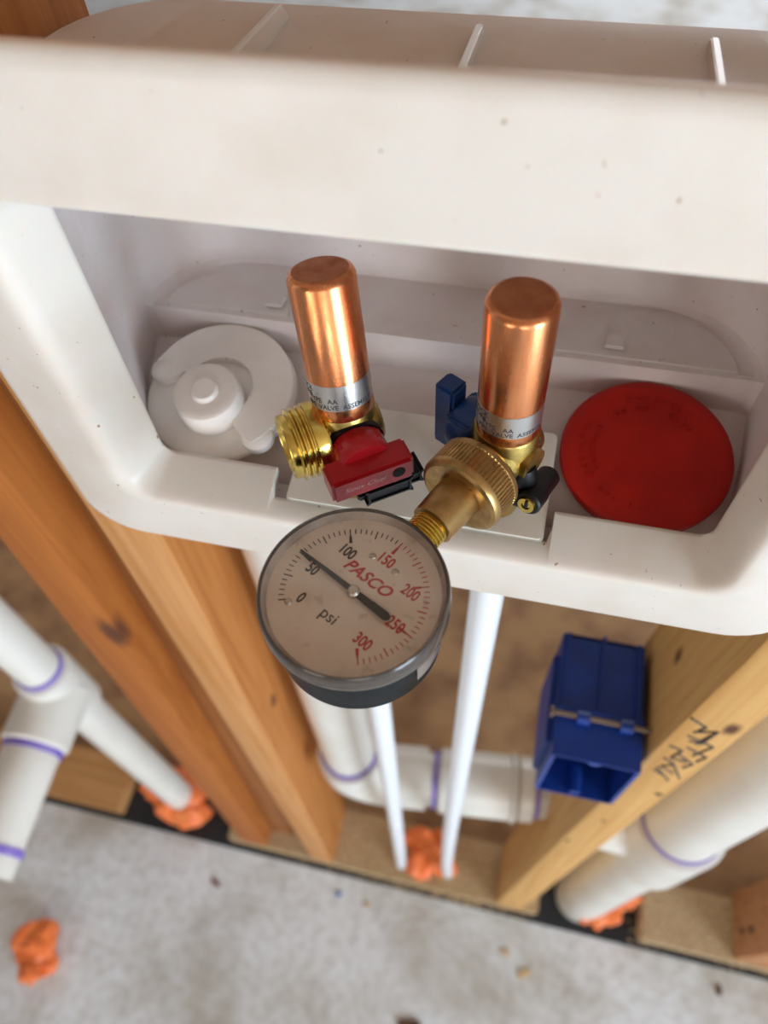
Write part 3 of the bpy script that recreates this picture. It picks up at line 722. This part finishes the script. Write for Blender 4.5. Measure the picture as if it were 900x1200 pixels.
# cast lettering along the rear right side of the body, reading along the body axis
me = textmesh('M1500', .0044, extrude=.00015)
rad = .0113; uu = Vector((0, 0, 1)); vv = oR3.cross(uu)        # around the body
sgn = 1 if vv.dot(q) > 0 else -1
for qv in me.vertices:
    al = math.radians(62)*sgn - sgn*qv.co.y/rad
    qv.co = p0R - oR3*(.001+qv.co.x) + (uu*math.cos(al)+vv*math.sin(al))*(rad+qv.co.z)
obj('cast_lettering', None, M['ink'], VR[0], mesh=me)

# ------------------------------------------------------------------ pressure gauge
GZ = -.1975; gc = Vector((-.0407, .0983, GZ)); zz = Vector((0, 0, 1))
G = thing('pressure_gauge', 'round pressure gauge with a black case, screwed by its brass stem onto the right valve', 'gauge', gc-zz*.0325)
gdir = (Vector((-.0037, .1714, AZ))-Vector((gc.x, gc.y, AZ))); gd = gdir.normalized(); gl_ = gdir.length
obj('case', lathe([(0, -.0325), (.0235, -.0325), (.0262, -.0315), (.0275, -.0285), (.0278, -.0085), (.0296, -.0078), (.0298, -.0070), (.0296, -.0062), (.0265, -.0060), (0, -.0060)], gc, zz, 96), M['case'], G, label='glossy black case')
DZ = -.0036
obj('dial', lathe([(0, DZ), (.0271, DZ), (.0271, DZ-.0006), (0, DZ-.0006)], gc, zz, 96), M['dial'], G)
dial = bpy.data.objects['dial']
obj('bezel', lathe([(.0281, -.0056), (.0282, -.0004), (.0286, .0004), (.0291, 0), (.0296, -.0020), (.0298, -.0056), (.0292, -.0060)], gc, zz, 128, closed=True), M['rim'], G, label='clear smoky rim')
obj('inner_wall', lathe([(.0268, DZ+.0001), (.0272, -.0032), (.0281, -.0006), (.0283, -.0040), (.0270, -.0050)], gc, zz, 128, closed=True), M['rim_wall'], G, label='dusty inner wall of the lens')
obj('crimp_band', lathe([(.0290, -.0057), (.0298, -.0059), (.0298, -.0064), (.0290, -.0066)], gc, zz, 128, closed=True), M['steel'], G)
obj('lens', lathe([(0, .0002), (.020, .0001), (.0273, -.0004)], gc, zz, 96), M['glass'], G)
lens = bpy.data.objects['lens']
if sum(p.normal.z for p in lens.data.polygons) < 0: lens.data.flip_normals()
# printed scale
def dpos(a, r, h=DZ+.00006): return gc + Vector((math.cos(a)*r, math.sin(a)*r, h))
def tickset(vals, m, name):
    bm = bmesh.new()
    for v in vals:
        a = math.radians(197 - 270*v/300)
        ro = .0232; major = v % 50 == 0; half = v % 25 == 0
        ri = ro-(.0030 if half else .0018); wd = .00017 if not half else .00021
        tdir = Vector((-math.sin(a), math.cos(a), 0)); A, Bp = dpos(a, ri), dpos(a, ro)
        q_ = [bm.verts.new(p) for p in (A-tdir*wd, Bp-tdir*wd, Bp+tdir*wd, A+tdir*wd)]; bm.faces.new(q_)
        if major and v > 0:
            A, Bp, w2 = dpos(a, ri-.0022), dpos(a, ri+.0006), .00055
            q_ = [bm.verts.new(p) for p in (A-tdir*w2, Bp-tdir*w2*.6, Bp+tdir*w2*.6, A+tdir*w2)]; bm.faces.new(q_)
    bmesh.ops.recalc_face_normals(bm, faces=bm.faces)
    obj(name, bm, m, dial, label='black scale marks' if m is M['ink_dial'] else 'red scale marks')
tickset([v for v in range(0, 146, 5)], M['ink_dial'], 'scale_marks'); tickset([v for v in range(150, 301, 5)], M['ink_red'], 'scale_marks')
ud = Vector((math.cos(math.radians(-28)), math.sin(math.radians(-28)), 0)); vd = zz.cross(ud)
for s, v, r, da in (('0', 0, .0162, 0), ('50', 50, .0158, 7), ('100', 100, .0150, 5), ('150', 150, .0150, 0), ('200', 200, .0172, -5), ('250', 250, .0165, 0), ('300', 300, .0162, 6)):
    a = math.radians(197 - 270*v/300 + da)
    place_text('numeral', s, .0054, dpos(a, r), ud, vd, M['ink_dial'] if v <= 100 else M['ink_red'], dial, xs=.72, bold=.00011)
place_text('lettering', 'PASCO', .0056, gc + vd*.0066 - ud*.0004 + Vector((0, 0, DZ+.00006)), ud, vd, M['ink_red'], dial, shear=.35, xs=1.0, bold=.00012)
place_text('lettering', 'psi', .0056, gc - vd*.0104 - ud*.0006 + Vector((0, 0, DZ+.00006)), ud, vd, M['ink_dial'], dial, xs=.95)
# needle
na = math.radians(151.5); nd = Vector((math.cos(na), math.sin(na), 0)); nt = zz.cross(nd)
poly = [(-.0130, -.0015), (-.0142, -.0009), (-.0146, 0), (-.0142, .0009), (-.0130, .0015), (-.004, .0012), (0, .0010), (.012, .00075), (.0225, .00035), (.0229, 0), (.0225, -.00035), (.012, -.00075), (0, -.0010), (-.004, -.0012)]
obj('needle', prism(poly, gc+zz*(DZ+.0014), nd, nt, zz, .0004, .00008), M['ink_dial'], G)
obj('needle_hub', lathe([(0, .0026), (.0014, .0025), (.0020, .0018), (.0020, 0), (0, 0)], gc+zz*DZ, zz, 32), M['steel'], G)
for sx, sy in ((.0026, .0140), (.0108, .0098), (-.0190, -.0066)):
    obj('dial_screw', lathe([(0, .0004), (.0006, .0005), (.0010, .0003), (.0012, 0), (0, 0)], gc+Vector((sx, sy, DZ)), zz, 16), M['steel'], dial)
# sticker on the case side
sb = bmesh.new()
for k in range(9):
    a = math.radians(-35 + 34*k/8)
    for h in (-.0225, -.0105): sb.verts.new(gc + Vector((math.cos(a)*.02798, math.sin(a)*.02798, h)))
sb.verts.ensure_lookup_table()
for k in range(8): sb.faces.new((sb.verts[2*k], sb.verts[2*k+2], sb.verts[2*k+3], sb.verts[2*k+1]))
obj('sticker', sb, M['foil'], G, label='pale silvery sticker on the case')
# stem, coupling, knurled nut
sc0 = Vector((gc.x, gc.y, AZ))
prof = [(0, .022), (.0060, .022), (.0060, .0275)]; x = .0275
for k in range(9): prof += [(.0066, x+.0003), (.0066, x+.0007), (.0057, x+.0011)]; x += .00135
prof += [(0, x)]
obj('threaded_stem', lathe(prof, sc0, gd, 48), M['brass_bright'], G)
e0 = .0385
obj('adapter', lathe([(.0060, e0), (.0070, e0), (.0078, e0+.0006), (.0082, e0+.0110), (.0082, e0+.020), (0, e0+.020)], sc0, gd, 64), M['brass_old'], G)
nu = gl_-.0285                # front of the nut
def kn(t, h):
    return 1.0 if (h < nu+.0035 or h > nu+.0118) else (1.0 if math.cos(t*64) > -.1 else .972)
obj('hose_nut', lathe([(.0080, nu+.0012), (.0112, nu+.0002), (.0140, nu), (.0153, nu+.0006), (.0158, nu+.0018), (.0158, nu+.0034), (.0158, nu+.0036), (.0157, nu+.0116), (.0157, nu+.0119), (.0158, nu+.0120), (.0157, nu+.0136), (.0150, nu+.0146), (.0122, nu+.0150), (.0105, nu+.0146), (.0095, nu+.014)], sc0, gd, 384, mod=kn), M['brass_old'], G, smooth=25, label='knurled brass hose nut')
